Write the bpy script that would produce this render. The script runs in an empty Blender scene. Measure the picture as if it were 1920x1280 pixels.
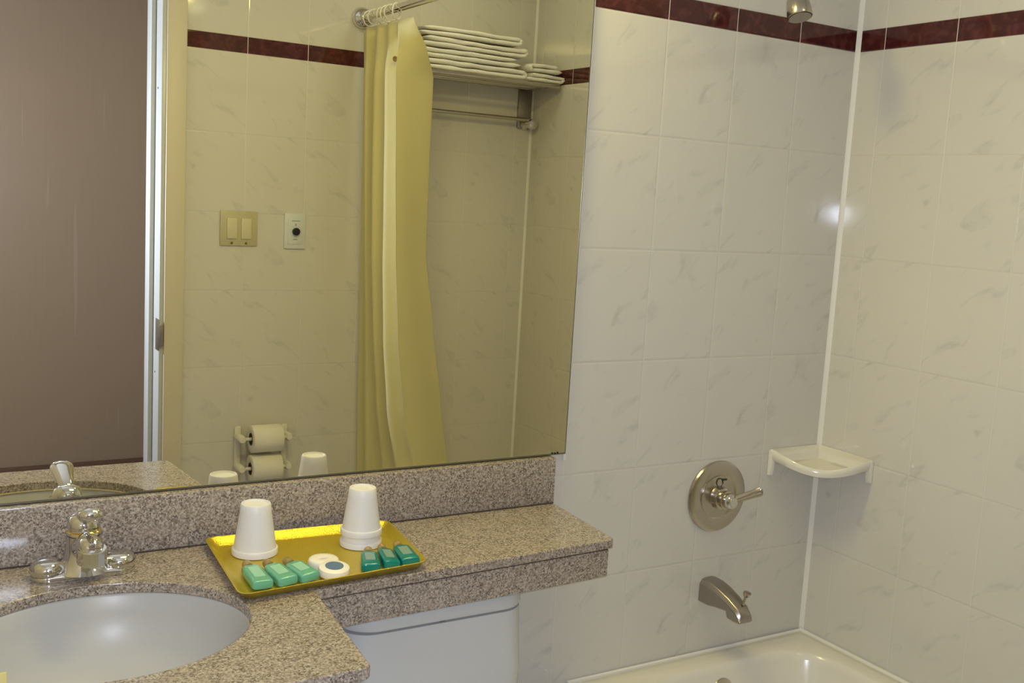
import bpy, bmesh, math, random
from mathutils import Vector, Matrix, noise
random.seed(4)
SC = bpy.context.scene
COL = SC.collection
ZO = 1.92                      # height of the lower edge of the dark border tiles above the floor
D = 1.538                      # distance from mirror wall to the opposite wall
CEIL = 2.46

# ------------------------------------------------------------------ camera
cam = bpy.data.cameras.new('camera'); co = bpy.data.objects.new('camera', cam); COL.objects.link(co)
fw = Vector((0.51592392, 0.8459573, -0.13482861)); rt = Vector((0.85637472, -0.51321423, 0.05686386)); up = rt.cross(fw)
m = Matrix((rt, up, -fw)).transposed().to_4x4(); m.translation = Vector((-2.09353, -1.86968, ZO-0.40443))
co.matrix_world = m
cam.sensor_width = 36; cam.lens = 36.998; cam.clip_start = 0.01
SC.camera = co

# ------------------------------------------------------------------ world, lights, exposure
w = bpy.data.worlds.new('world'); SC.world = w; w.use_nodes = True
w.node_tree.nodes['Background'].inputs[0].default_value = (0.9, 0.85, 0.75, 1)
w.node_tree.nodes['Background'].inputs[1].default_value = 0.02
SC.view_settings.view_transform = 'Standard'; SC.view_settings.look = 'None'
SC.view_settings.gamma = 1; SC.view_settings.use_curve_mapping = False
SC.view_settings.exposure = 0.0
def area(name, loc, rot, sx, sy, power, col):
    l = bpy.data.lights.new(name, 'AREA'); l.shape = 'RECTANGLE'; l.size = sx; l.size_y = sy; l.energy = power; l.color = col
    o = bpy.data.objects.new(name, l); o.location = loc; o.rotation_euler = rot; COL.objects.link(o); return o
area('vanity_light', (-1.20, -0.16, 2.30), (math.radians(-20), 0, 0), 0.6, 0.10, 9.3, (1.0, 0.86, 0.27))
area('tub_fill_light', (-0.50, -1.05, 2.44), (0, 0, 0), 0.25, 0.25, 1.3, (1.0, 0.96, 0.62))  # added fill to brighten the mirrored tub end, no known lamp here
area('hallway_fill_light', (-1.6, -2.7, 2.44), (0, 0, 0), 0.3, 0.3, 1.0, (1.0, 0.85, 0.60))  # soft fill added for the brown wall and general ambient, source unseen
fl = bpy.data.lights.new('camera_flash', 'POINT'); fl.energy = 72; fl.color = (0.71, 0.79, 1.0); fl.shadow_soft_size = 0.012
fo = bpy.data.objects.new('camera_flash', fl); fo.location = co.location + rt*0.02 + up*0.012 + fw*0.0; COL.objects.link(fo)

# ------------------------------------------------------------------ materials
def mat(name, col, rough=0.5, metal=0.0, spec=0.5, **k):
    m = bpy.data.materials.new(name); m.use_nodes = True
    b = m.node_tree.nodes['Principled BSDF']
    b.inputs['Base Color'].default_value = (*col, 1); b.inputs['Roughness'].default_value = rough
    b.inputs['Metallic'].default_value = metal; b.inputs['Specular IOR Level'].default_value = spec
    for a, v in k.items(): b.inputs[a.replace('_', ' ')].default_value = v
    return m
class NT:
    def __init__(s, m): s.t = m.node_tree; s.b = s.t.nodes['Principled BSDF']
    def n(s, typ, **k):
        x = s.t.nodes.new(typ)
        for a, v in k.items(): setattr(x, a, v)
        return x
    def link(s, a, b): s.t.links.new(a, b)
    def math(s, op, a, b=None, c=None):
        x = s.n('ShaderNodeMath', operation=op)
        for i, v in enumerate((a, b, c)):
            if v is None: continue
            if isinstance(v, (int, float)): x.inputs[i].default_value = v
            else: s.link(v, x.inputs[i])
        return x.outputs[0]
    def smooth(s, x, a, b, lo=0.0, hi=1.0):
        r = s.n('ShaderNodeMapRange', interpolation_type='SMOOTHSTEP'); s.link(x, r.inputs[0])
        r.inputs[1].default_value = a; r.inputs[2].default_value = b; r.inputs[3].default_value = lo; r.inputs[4].default_value = hi
        return r.outputs[0]
    def mix(s, f, a, b):
        x = s.n('ShaderNodeMix', data_type='RGBA')
        if isinstance(f, (int, float)): x.inputs[0].default_value = f
        else: s.link(f, x.inputs[0])
        for i, v in ((6, a), (7, b)):
            if isinstance(v, tuple): x.inputs[i].default_value = (*v, 1)
            else: s.link(v, x.inputs[i])
        return x.outputs[2]

T = 0.2; H = 0.2512; B = 0.0516
def tile_mat(name, axis, uoff, sgn, base=(0.66, 0.63, 0.565)):
    m = mat(name, base, 0.09, 0, 0.5); q = NT(m)
    g = q.n('ShaderNodeNewGeometry'); sp = q.n('ShaderNodeSeparateXYZ'); q.link(g.outputs['Position'], sp.inputs[0])
    u = q.math('DIVIDE', q.math('SUBTRACT', sp.outputs[axis], uoff), T)
    z = q.math('SUBTRACT', sp.outputs[2], ZO)
    below = q.math('LESS_THAN', z, 0.0); above = q.math('GREATER_THAN', z, B)
    border = q.math('SUBTRACT', 1.0, q.math('ADD', below, above))
    vb = q.math('DIVIDE', z, H); va = q.math('DIVIDE', q.math('SUBTRACT', z, B), H)
    v = q.math('ADD', q.math('MULTIPLY', vb, below), q.math('MULTIPLY', va, above))
    fu = q.math('FRACT', u); fv = q.math('FRACT', v)
    du = q.math('MULTIPLY', q.math('MINIMUM', fu, q.math('SUBTRACT', 1.0, fu)), T)
    dv0 = q.math('MULTIPLY', q.math('MINIMUM', fv, q.math('SUBTRACT', 1.0, fv)), H)
    dvb = q.math('MINIMUM', q.math('ABSOLUTE', z), q.math('ABSOLUTE', q.math('SUBTRACT', z, B)))
    dv = q.math('ADD', q.math('MULTIPLY', dv0, q.math('SUBTRACT', 1.0, border)), q.math('MULTIPLY', dvb, border))
    gu = q.smooth(du, 0.0007, 0.0013, 1, 0); gv = q.smooth(dv, 0.0006, 0.0011, 1, 0)
    # marble: faint slanted streaks, drawn on each tile
    idn = q.math('ADD', q.math('MULTIPLY', q.math('FLOOR', u), 1.0), q.math('MULTIPLY', q.math('FLOOR', v), 2.0))
    idm = q.math('MULTIPLY', q.math('MODULO', q.math('ABSOLUTE', idn), 5.0), 7.3)
    cx = q.n('ShaderNodeCombineXYZ'); q.link(fu, cx.inputs[0]); q.link(fv, cx.inputs[1]); q.link(idm, cx.inputs[2])
    m0 = q.n('ShaderNodeMapping'); q.link(cx.outputs[0], m0.inputs[0]); m0.inputs['Scale'].default_value = (0.8, 1.0, 1)
    m1 = q.n('ShaderNodeMapping'); q.link(m0.outputs[0], m1.inputs[0]); m1.inputs['Rotation'].default_value = (0, 0, math.radians(-42*sgn))
    mp = q.n('ShaderNodeMapping'); q.link(m1.outputs[0], mp.inputs[0]); mp.inputs['Scale'].default_value = (1.7, 4.0, 1)
    nz = q.n('ShaderNodeTexNoise'); q.link(mp.outputs[0], nz.inputs['Vector']); nz.inputs['Scale'].default_value = 1.5; nz.inputs['Detail'].default_value = 5; nz.inputs['Distortion'].default_value = 0.9
    vein = q.smooth(nz.outputs[0], 0.56, 0.80, 0, 0.42)
    n2 = q.n('ShaderNodeTexNoise'); q.link(g.outputs['Position'], n2.inputs['Vector']); n2.inputs['Scale'].default_value = 4; n2.inputs['Detail'].default_value = 4
    cloud = q.smooth(n2.outputs[0], 0.35, 0.7, 0, 0.10)
    c = q.mix(vein, base, (0.36, 0.36, 0.34)); c = q.mix(cloud, c, (0.56, 0.55, 0.51))
    n3 = q.n('ShaderNodeTexNoise'); q.link(g.outputs['Position'], n3.inputs['Vector']); n3.inputs['Scale'].default_value = 30; n3.inputs['Detail'].default_value = 6; n3.inputs['Distortion'].default_value = 1.2
    red = q.mix(q.smooth(n3.outputs[0], 0.4, 0.7), (0.058, 0.012, 0.012), (0.11, 0.027, 0.025))
    c = q.mix(border, c, red)
    c = q.mix(q.math('MULTIPLY', gv, 0.32), c, (0.42, 0.38, 0.31))
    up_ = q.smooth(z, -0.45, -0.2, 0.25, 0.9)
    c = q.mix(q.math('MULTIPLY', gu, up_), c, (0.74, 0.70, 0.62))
    q.link(c, q.b.inputs['Base Color'])
    gm = q.math('MAXIMUM', gu, gv)
    q.link(q.smooth(gm, 0, 1, 0.07, 0.5), q.b.inputs['Roughness'])
    d = q.math('MINIMUM', du, dv); h = q.smooth(d, 0.0, 0.0045, 0, 1)
    wob = q.n('ShaderNodeTexNoise'); q.link(g.outputs['Position'], wob.inputs['Vector']); wob.inputs['Scale'].default_value = 9
    h = q.math('ADD', h, q.math('MULTIPLY', wob.outputs[0], 0.5))
    bp = q.n('ShaderNodeBump'); bp.inputs['Strength'].default_value = 0.4; bp.inputs['Distance'].default_value = 0.001
    q.link(h, bp.inputs['Height']); q.link(bp.outputs[0], q.b.inputs['Normal'])
    return m
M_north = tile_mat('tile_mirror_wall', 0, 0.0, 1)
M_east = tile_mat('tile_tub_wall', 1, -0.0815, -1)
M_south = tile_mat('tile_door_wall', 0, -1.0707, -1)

def granite(name):
    m = mat(name, (0.4, 0.34, 0.3), 0.16, 0, 0.5); q = NT(m)
    tc = q.n('ShaderNodeNewGeometry')
    n1 = q.n('ShaderNodeTexNoise'); n1.inputs['Scale'].default_value = 270; n1.inputs['Detail'].default_value = 4; n1.inputs['Roughness'].default_value = 0.7
    n2 = q.n('ShaderNodeTexVoronoi'); n2.inputs['Scale'].default_value = 360
    n3 = q.n('ShaderNodeTexNoise'); n3.inputs['Scale'].default_value = 560; n3.inputs['Detail'].default_value = 2
    n4 = q.n('ShaderNodeTexNoise'); n4.inputs['Scale'].default_value = 35; n4.inputs['Detail'].default_value = 3
    for n in (n1, n2, n3, n4): q.link(tc.outputs['Position'], n.inputs['Vector'])
    c = q.mix(q.smooth(n1.outputs[0], 0.38, 0.62), (0.19, 0.15, 0.115), (0.44, 0.37, 0.295))
    sx = q.n('ShaderNodeSeparateColor'); q.link(n2.outputs['Color'], sx.inputs[0])
    c = q.mix(q.math('MULTIPLY', q.math('GREATER_THAN', sx.outputs[0], 0.8), 0.6), c, (0.58, 0.51, 0.42))
    c = q.mix(q.math('MULTIPLY', q.math('LESS_THAN', sx.outputs[0], 0.13), 0.75), c, (0.10, 0.075, 0.07))
    c = q.mix(q.smooth(n3.outputs[0], 0.6, 0.7, 0, 0.7), c, (0.07, 0.055, 0.05))
    c = q.mix(q.smooth(n4.outputs[0], 0.45, 0.7, 0, 0.35), c, (0.43, 0.35, 0.28))
    q.link(c, q.b.inputs['Base Color']); return m
GR = granite('speckled_granite')
PORC = mat('white_porcelain', (0.62, 0.62, 0.60), 0.2)
TUBM = mat('tub_enamel', (0.78, 0.74, 0.65), 0.15)
CERM = mat('soap_shelf_ceramic', (0.76, 0.72, 0.62), 0.12)
CAULK = mat('white_caulk', (0.80, 0.775, 0.71), 0.45)
CHROME = mat('chrome', (0.72, 0.71, 0.70), 0.08, 1.0)
NICKEL = mat('satin_nickel', (0.52, 0.48, 0.42), 0.22, 1.0)
NICKD = mat('dull_nickel', (0.40, 0.36, 0.33), 0.34, 1.0)
DARKM = mat('dark_metal', (0.10, 0.09, 0.08), 0.4, 0.8)
FOAM = mat('foam_cup', (0.76, 0.73, 0.67), 0.42, 0, 0.4)
IVORY = mat('ivory_plastic', (0.52, 0.46, 0.28), 0.35)
IVORY2 = mat('ivory_rocker', (0.64, 0.58, 0.39), 0.35)
WPLATE = mat('white_plate', (0.66, 0.68, 0.68), 0.35)
GREYINK = mat('grey_print', (0.30, 0.31, 0.31), 0.6)
BLACK = mat('black_plastic', (0.012, 0.012, 0.012), 0.25)
PAINT = mat('white_door_paint', (0.52, 0.53, 0.51), 0.3)
CREAM = mat('cream_paint', (0.64, 0.57, 0.43), 0.45)
TERRY = mat('towel_terry', (0.84, 0.81, 0.74), 0.95, 0, 0.1)
PAPER = mat('toilet_paper', (0.80, 0.76, 0.66), 0.9, 0, 0.1)
CARD = mat('cardboard_core', (0.12, 0.09, 0.06), 0.9)
SOAPW = mat('soap_wrapper', (0.84, 0.78, 0.64), 0.4)
SOAPB = mat('blue_label', (0.10, 0.17, 0.27), 0.4)
RING = mat('ring_plastic', (0.80, 0.76, 0.66), 0.3)
ROOFM = mat('ceiling_paint', (0.78, 0.76, 0.70), 0.8)
EDGE = mat('mirror_edge', (0.16, 0.15, 0.10), 0.3, 0.5)
YEL = mat('yellow_card', (0.62, 0.52, 0.18), 0.5)
FLOORM = mat('floor_tile', (0.34, 0.29, 0.24), 0.3)
# mirror
MIR = mat('mirror_glass', (0.90, 0.895, 0.83), 0.0, 1.0)
# tray: pressed gold foil board
TRAY = mat('gold_tray', (0.60, 0.455, 0.035), 0.30, 0.6); q = NT(TRAY)
nz = q.n('ShaderNodeTexNoise'); nz.inputs['Scale'].default_value = 420; nz.inputs['Detail'].default_value = 2
gg = q.n('ShaderNodeNewGeometry'); q.link(gg.outputs['Position'], nz.inputs['Vector'])
bp = q.n('ShaderNodeBump'); bp.inputs['Strength'].default_value = 0.6; bp.inputs['Distance'].default_value = 0.0014
q.link(nz.outputs[0], bp.inputs['Height']); q.link(bp.outputs[0], q.b.inputs['Normal'])
# terry bump
q = NT(TERRY); nz = q.n('ShaderNodeTexNoise'); nz.inputs['Scale'].default_value = 260
gg = q.n('ShaderNodeNewGeometry'); q.link(gg.outputs['Position'], nz.inputs['Vector'])
bp = q.n('ShaderNodeBump'); bp.inputs['Strength'].default_value = 0.5; bp.inputs['Distance'].default_value = 0.003
q.link(nz.outputs[0], bp.inputs['Height']); q.link(bp.outputs[0], q.b.inputs['Normal'])
# liquid bottles
def liquid(name, col):
    return mat(name, col, 0.12, 0, 0.5, Transmission_Weight=0.4, IOR=1.4)
GREEN = liquid('pale_green_lotion', (0.22, 0.62, 0.40)); TEAL = liquid('teal_shampoo', (0.0, 0.30, 0.25))
CAPM = mat('clear_cap', (0.50, 0.38, 0.16), 0.1, 0, 0.5, Transmission_Weight=0.5, IOR=1.3)
LABELG = mat('bottle_print', (0.30, 0.58, 0.40), 0.4); LABELT = mat('bottle_print_grey', (0.20, 0.32, 0.26), 0.4)
# curtain: thin cloth, lets light through
CUR = bpy.data.materials.new('yellow_curtain'); CUR.use_nodes = True; q = NT(CUR)
q.b.inputs['Base Color'].default_value = (0.80, 0.75, 0.42, 1); q.b.inputs['Roughness'].default_value = 0.6; q.b.inputs['Specular IOR Level'].default_value = 0.3
tr = q.n('ShaderNodeBsdfTranslucent'); tr.inputs[0].default_value = (0.86, 0.76, 0.36, 1)
mx = q.n('ShaderNodeMixShader'); mx.inputs[0].default_value = 0.35
q.link(q.b.outputs[0], mx.inputs[1]); q.link(tr.outputs[0], mx.inputs[2]); q.link(mx.outputs[0], q.t.nodes['Material Output'].inputs[0])
# brown laminate wall beyond the doorway
BROWN = mat('brown_laminate', (0.26, 0.165, 0.10), 0.35); q = NT(BROWN)
gg = q.n('ShaderNodeNewGeometry'); mp = q.n('ShaderNodeMapping'); q.link(gg.outputs['Position'], mp.inputs[0]); mp.inputs['Scale'].default_value = (40, 1, 1.2)
nz = q.n('ShaderNodeTexNoise'); q.link(mp.outputs[0], nz.inputs['Vector']); nz.inputs['Scale'].default_value = 3; nz.inputs['Detail'].default_value = 4
c_ = q.mix(nz.outputs[0], (0.245, 0.178, 0.120), (0.265, 0.194, 0.130))
m2 = q.n('ShaderNodeMapping'); q.link(gg.outputs['Position'], m2.inputs[0]); m2.inputs['Rotation'].default_value = (0, 0.25, 0); m2.inputs['Scale'].default_value = (38, 1, 1.6)
nn = q.n('ShaderNodeTexNoise'); q.link(m2.outputs[0], nn.inputs['Vector']); nn.inputs['Scale'].default_value = 1.2; nn.inputs['Detail'].default_value = 1
q.link(q.mix(q.smooth(nn.outputs[0], 0.74, 0.80, 0, 0.35), c_, (0.36, 0.28, 0.22)), q.b.inputs['Base Color'])
BROWN2 = mat('dark_baseboard', (0.10, 0.05, 0.03), 0.4)

# ------------------------------------------------------------------ builders
class MB:
    def __init__(s): s.bm = bmesh.new()
    def box(s, x0, x1, y0, y1, z0, z1, bev=0.0, seg=2):
        b = bmesh.new(); bmesh.ops.create_cube(b, size=1)
        for v in b.verts: v.co = Vector(((x0+x1)/2+v.co.x*(x1-x0), (y0+y1)/2+v.co.y*(y1-y0), (z0+z1)/2+v.co.z*(z1-z0)))
        if bev: bmesh.ops.bevel(b, geom=list(b.edges), offset=bev, segments=seg, profile=0.5, affect='EDGES')
        return s.add(b)
    def add(s, b, M=None):
        me = bpy.data.meshes.new('t'); b.to_mesh(me); b.free()
        if M is not None: me.transform(M)
        s.bm.from_mesh(me); bpy.data.meshes.remove(me); return s
    def loft(s, rings, cap0=True, cap1=True, closed=True):
        vs = [[s.bm.verts.new(p) for p in r] for r in rings]
        n = len(rings[0])
        for a, b in zip(vs, vs[1:]):
            for i in range(n if closed else n-1):
                j = (i+1) % n
                s.bm.faces.new((a[i], a[j], b[j], b[i]))
        if cap0: s.bm.faces.new(list(reversed(vs[0])))
        if cap1: s.bm.faces.new(vs[-1])
        return s
    def lathe(s, prof, c=(0, 0, 0), axis=(0, 0, 1), n=32, cap0=True, cap1=True):
        ax = Vector(axis).normalized(); a = ax.orthogonal().normalized(); b = ax.cross(a); c = Vector(c)
        rings = [[c+ax*h+(a*math.cos(t)+b*math.sin(t))*r for t in [2*math.pi*i/n for i in range(n)]] for r, h in prof]
        return s.loft(rings, cap0, cap1)
    def tube(s, pts, r, n=12, cap=True):
        pts = [Vector(p) for p in pts]; rr = r if isinstance(r, (list, tuple)) else [r]*len(pts)
        rings = []; a = None
        for i, p in enumerate(pts):
            d = (pts[min(i+1, len(pts)-1)]-pts[max(i-1, 0)]).normalized()
            a = d.orthogonal().normalized() if a is None else (a-d*a.dot(d)).normalized()
            b = d.cross(a); rings.append([p+(a*math.cos(2*math.pi*k/n)+b*math.sin(2*math.pi*k/n))*rr[i] for k in range(n)])
        return s.loft(rings, cap, cap)
    def torus(s, c, axis, R, r, n=24, k=8):
        ax = Vector(axis).normalized(); a = ax.orthogonal().normalized(); b = ax.cross(a); c = Vector(c)
        rings = []
        for i in range(n):
            t = 2*math.pi*i/n; d = a*math.cos(t)+b*math.sin(t)
            rings.append([c+d*(R+r*math.cos(2*math.pi*j/k))+ax*r*math.sin(2*math.pi*j/k) for j in range(k)])
        rings.append(rings[0]); s.loft(rings, False, False)
        bmesh.ops.remove_doubles(s.bm, verts=s.bm.verts, dist=1e-6); return s
    def build(s, name, m, parent=None, smooth=True, angle=35, subsurf=0, origin=None):
        bmesh.ops.recalc_face_normals(s.bm, faces=s.bm.faces)
        me = bpy.data.meshes.new(name)
        if origin is not None:
            bmesh.ops.translate(s.bm, verts=s.bm.verts, vec=-Vector(origin))
        elif parent is not None:
            bmesh.ops.translate(s.bm, verts=s.bm.verts, vec=-parent.location if parent.parent is None else -(parent.parent.location+parent.location))
        s.bm.to_mesh(me); s.bm.free(); me.materials.append(m)
        if smooth:
            me.polygons.foreach_set('use_smooth', [True]*len(me.polygons))
            if angle < 180: me.set_sharp_from_angle(angle=math.radians(angle))
        o = bpy.data.objects.new(name, me); COL.objects.link(o)
        if origin is not None: o.location = origin
        if parent is not None: o.parent = parent
        if subsurf:
            mo = o.modifiers.new('s', 'SUBSURF'); mo.levels = subsurf; mo.render_levels = subsurf
        return o
def thing(name, label, cat, loc=(0, 0, 0), group=None):
    o = bpy.data.objects.new(name, None); o.location = loc; o.empty_display_size = 0.05; COL.objects.link(o)
    return tag(o, label, cat, group)
def tag(o, label, cat, group=None):
    o['label'] = label; o['category'] = cat
    if group: o['group'] = group
    return o
def struct(o): o['kind'] = 'structure'; return o
def rrect(cx, cy, hx, hy, r, z, n=8, taper=0):
    pts = []
    for k, (sx, sy) in enumerate(((1, 1), (-1, 1), (-1, -1), (1, -1))):
        for i in range(n+1):
            t = math.pi/2*(k+i/n)
            pts.append(Vector((cx+sx*(hx-r)+r*math.cos(t), cy+sy*(hy-r)+r*math.sin(t), z)))
    return pts
def Z(z): return z+ZO

# ------------------------------------------------------------------ room shell
struct(MB().box(-3.0, 0.12, -3.75, 0.12, -0.1, 0).build('floor', FLOORM, smooth=False))
struct(MB().box(-3.0, 0.12, -3.75, 0.12, CEIL, CEIL+0.1).build('ceiling', ROOFM, smooth=False))
struct(MB().box(-2.42, 0.12, 0, 0.12, 0, CEIL).build('wall_north', M_north, smooth=False))
struct(MB().box(0, 0.12, -D, 0, 0, CEIL).build('wall_east', M_east, smooth=False))
struct(MB().box(-2.42, -2.30, -D, 0, 0, CEIL).build('wall_west', CREAM, smooth=False))
WT = 0.2
struct(MB().box(-1.31, 0.12, -D-WT, -D, 0, CEIL).box(-2.42, -2.18, -D-WT, -D, 0, CEIL).box(-2.18, -1.31, -D-WT, -D, 2.2, CEIL)
       .build('wall_south', M_south, smooth=False))
struct(MB().box(-3.0, -0.7, -3.75, -3.6, 0, CEIL).build('wall_hallway', BROWN, smooth=False))
struct(MB().box(-0.8, -0.7, -3.6, -D-WT, 0, CEIL).build('wall_hallway_east', CREAM, smooth=False))
struct(MB().box(-3.0, -2.9, -3.6, -D-WT, 0, CEIL).build('wall_hallway_west', CREAM, smooth=False))
struct(MB().box(-2.9, -0.8, -3.6, -3.585, 0, 0.095, 0.003).build('baseboard_hallway', BROWN2))
# corner caulk beads
c1 = MB().loft([[(0, 0, z), (-0.009, 0, z), (-0.006, -0.002, z), (-0.002, -0.006, z), (0, -0.009, z)] for z in (0.40, CEIL)]).build('trim_1', CAULK, angle=60); struct(c1)
c2 = MB().loft([[(0, -D, z), (-0.007, -D, z), (-0.002, -D+0.002, z), (0, -D+0.007, z)] for z in (0.40, CEIL)]).build('trim_2', CAULK, angle=60); struct(c2)
# white edging strip beside the mirror
struct(MB().box(-0.807, -0.7995, -0.006, 0, Z(-0.97), CEIL, 0.002).build('trim_3', CAULK))

# doorway with jamb, stop, casing, strike plate
door = struct(thing('door_1', 'white door frame of the bathroom doorway seen in the mirror', 'door frame', (-1.745, -D, 0)))
for k in ('label', 'category'): del door[k]
MB().box(-1.335, -1.31, -D-WT-0.005, -D+0.004, 0, 2.2, 0.002).box(-1.35, -1.335, -D-0.125, -D-0.075, 0, 2.18, 0.003).build('jamb', PAINT, door)
MB().box(-2.205, -2.18, -D-WT-0.005, -D+0.004, 0, 2.2, 0.002).build('jamb', PAINT, door)
MB().box(-2.18, -1.335, -D-WT-0.005, -D+0.004, 2.17, 2.2, 0.002).build('head', PAINT, door)
MB().box(-1.322, -1.262, -D, -D+0.014, 0, 2.26, 0.003).build('casing', CREAM, door)
MB().box(-2.24, -2.19, -D, -D+0.014, 0, 2.26, 0.003).build('casing', CREAM, door)
MB().box(-2.19, -1.322, -D, -D+0.014, 2.2, 2.26, 0.003).build('casing', CREAM, door)
sp = MB().box(-1.3375, -1.3345, -D-0.035, -D+0.006, Z(-0.945), Z(-0.845), 0.001).box(-1.3365, -1.325, -D+0.004, -D+0.017, Z(-0.93), Z(-0.86), 0.001).build('strike_plate', NICKD, door)
for zz in (-0.13, -1.02):
    MB().lathe([(0.003, 0), (0.0035, 0.001), (0.001, 0.0015)], (-1.335, -D-0.045, Z(zz)), (-1, 0, 0), 12).build('screw', DARKM, door)

# ------------------------------------------------------------------ bathtub
def tub():
    t = thing('bathtub', 'white built-in bathtub below the valve and spout', 'bathtub', (-0.38, -D/2, 0))
    zr = Z(-1.4985); n = 10
    x0, x1, y0, y1 = -0.762, -0.002, -D+0.002, -0.002
    cx, cy = (x0+x1)/2, (y0+y1)/2
    def outer(z, i=0): return rrect(cx, cy, (x1-x0)/2-i, (y1-y0)/2-i, 0.004+i, z, n)
    icx, icy = -0.345, cy
    rings = [outer(0), outer(zr-0.012), outer(zr-0.003, 0.001), outer(zr, 0.004)]
    def inner(hx, hy, r, z, ys=0): return rrect(icx, icy+ys, hx, hy, r, z, n)
    rings += [inner(0.283, 0.700, 0.13, zr), inner(0.277, 0.694, 0.127, zr-0.004), inner(0.270, 0.687, 0.122, zr-0.018),
              inner(0.245, 0.655, 0.12, zr-0.18), inner(0.225, 0.62, 0.12, zr-0.30), inner(0.19, 0.58, 0.12, zr-0.345), inner(0.1, 0.4, 0.08, zr-0.35)]
    MB().loft(rings).build('tub_shell', TUBM, t, angle=50)
    MB().tube([(-0.758, -0.0075, zr+0.001), (-0.0075, -0.0075, zr+0.001), (-0.0075, -D+0.0075, zr+0.001)], 0.0065, 8).build('caulk_bead', CAULK, t)
    # overflow plate on the end wall under the spout
    c = Vector((-0.352, -0.086, Z(-1.565))); ax = Vector((0, -1, 0.16))
    MB().lathe([(0.033, -0.004), (0.036, 0.002), (0.034, 0.006), (0.022, 0.008), (0.010, 0.0085)], c, ax, 32).build('overflow_plate', NICKEL, t)
tub()

# ------------------------------------------------------------------ mirror
mr = thing('wall_mirror', 'large frameless wall mirror resting on the granite backsplash', 'mirror', (-1.5, 0, Z(-0.953)))
MB().box(-2.28, -0.8085, -0.012, -0.0005, Z(-0.9525), 2.30).build('glass', MIR, mr, smooth=False)
MB().box(-2.28, -0.8085, -0.0127, -0.0121, Z(-0.9525), Z(-0.9497)).box(-0.8085, -0.8072, -0.0127, -0.0004, Z(-0.9525), 2.30).build('edge', EDGE, mr, smooth=False)
mb = MB()
for x, y in ((-0.835, 0), (-0.828, 0.001), (-0.842, 0.0005)):
    mb.lathe([(0.0025, 0), (0.0015, 0.0006)], (x, -0.0128, Z(-0.9497)+y), (0, -1, 0), 10)
mb.build('dark_spots', BLACK, mr, smooth=False)

# ------------------------------------------------------------------ vanity top
ZC = Z(-1.0552)
EC = (-1.820, -0.333); EA, EB = 0.209, 0.176
van = thing('vanity_countertop', 'speckled granite vanity top with narrow shelf reaching over the toilet tank', 'countertop', (-1.6, -0.02, ZC))
def slab(outline, hole, z0, z1):
    b = bmesh.new(); es = []
    for loop in (outline, hole):
        if not loop: continue
        vs = [b.verts.new((x, y, z1)) for x, y in loop]
        for i in range(len(vs)): es.append(b.edges.new((vs[i], vs[(i+1) % len(vs)])))
    bmesh.ops.triangle_fill(b, use_beauty=True, use_dissolve=False, edges=es)
    r = bmesh.ops.extrude_face_region(b, geom=list(b.faces))
    bmesh.ops.translate(b, verts=[v for v in r['geom'] if isinstance(v, bmesh.types.BMVert)], vec=(0, 0, z0-z1))
    bmesh.ops.recalc_face_normals(b, faces=b.faces); return b
ell = [(EC[0]+EA*math.cos(t), EC[1]+EB*math.sin(t)) for t in [2*math.pi*i/72 for i in range(72)]]
top = [(-2.299, -0.001), (-0.841, -0.001), (-0.862, -0.275), (-0.868, -0.283), (-1.485, -0.312), (-1.492, -0.316), (-1.5185, -0.600), (-1.526, -0.607), (-2.299, -0.612)]
mb = MB(); mb.add(slab(top, ell, ZC-0.018, ZC)); ct = mb.build('slab', GR, van, angle=30)
bv = ct.modifiers.new('b', 'BEVEL'); bv.width = 0.002; bv.segments = 2; bv.limit_method = 'ANGLE'
# aprons under the front edges, top meets slab underside
mb = MB()
def strip(p, q_, th, z0, z1):
    p = Vector((*p, 0)); q_ = Vector((*q_, 0)); d = (q_-p).normalized(); n = Vector((-d.y, d.x, 0))*th
    mb.loft([[(a.x, a.y, z) for a in (p, q_, q_+n, p+n)] for z in (z0, z1)])
strip((-1.492, -0.3055), (-0.873, -0.2775), 0.02, ZC-0.076, ZC-0.0218)
strip((-0.873, -0.2775), (-0.853, -0.004), 0.02, ZC-0.076, ZC-0.0218)
mb.build('shelf_apron', GR, van, angle=20)
MB().loft([[(-1.50, -0.302, z), (-0.877, -0.2745, z), (-0.858, -0.006, z), (-1.50, -0.006, z)] for z in (ZC-0.0217, ZC-0.0182)]).build('support_board', mat('dark_board', (0.06, 0.045, 0.035), 0.8), van, smooth=False)
mb = MB()
strip((-2.298, -0.597), (-1.530, -0.595), 0.02, ZC-0.076, ZC-0.0205)
strip((-1.530, -0.595), (-1.505, -0.31), 0.02, ZC-0.076, ZC-0.0205)
mb.build('front_apron', GR, van, angle=20)
o = MB().box(-2.299, -0.843, -0.031, -0.0005, ZC+0.0002, Z(-0.9545), 0.001).build('backsplash', GR, van)
MB().box(-2.299, -0.845, -0.0338, -0.0312, ZC+0.0003, ZC+0.0022).build('joint_line', mat('dark_joint', (0.05, 0.035, 0.03), 0.8), van, smooth=False)

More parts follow.
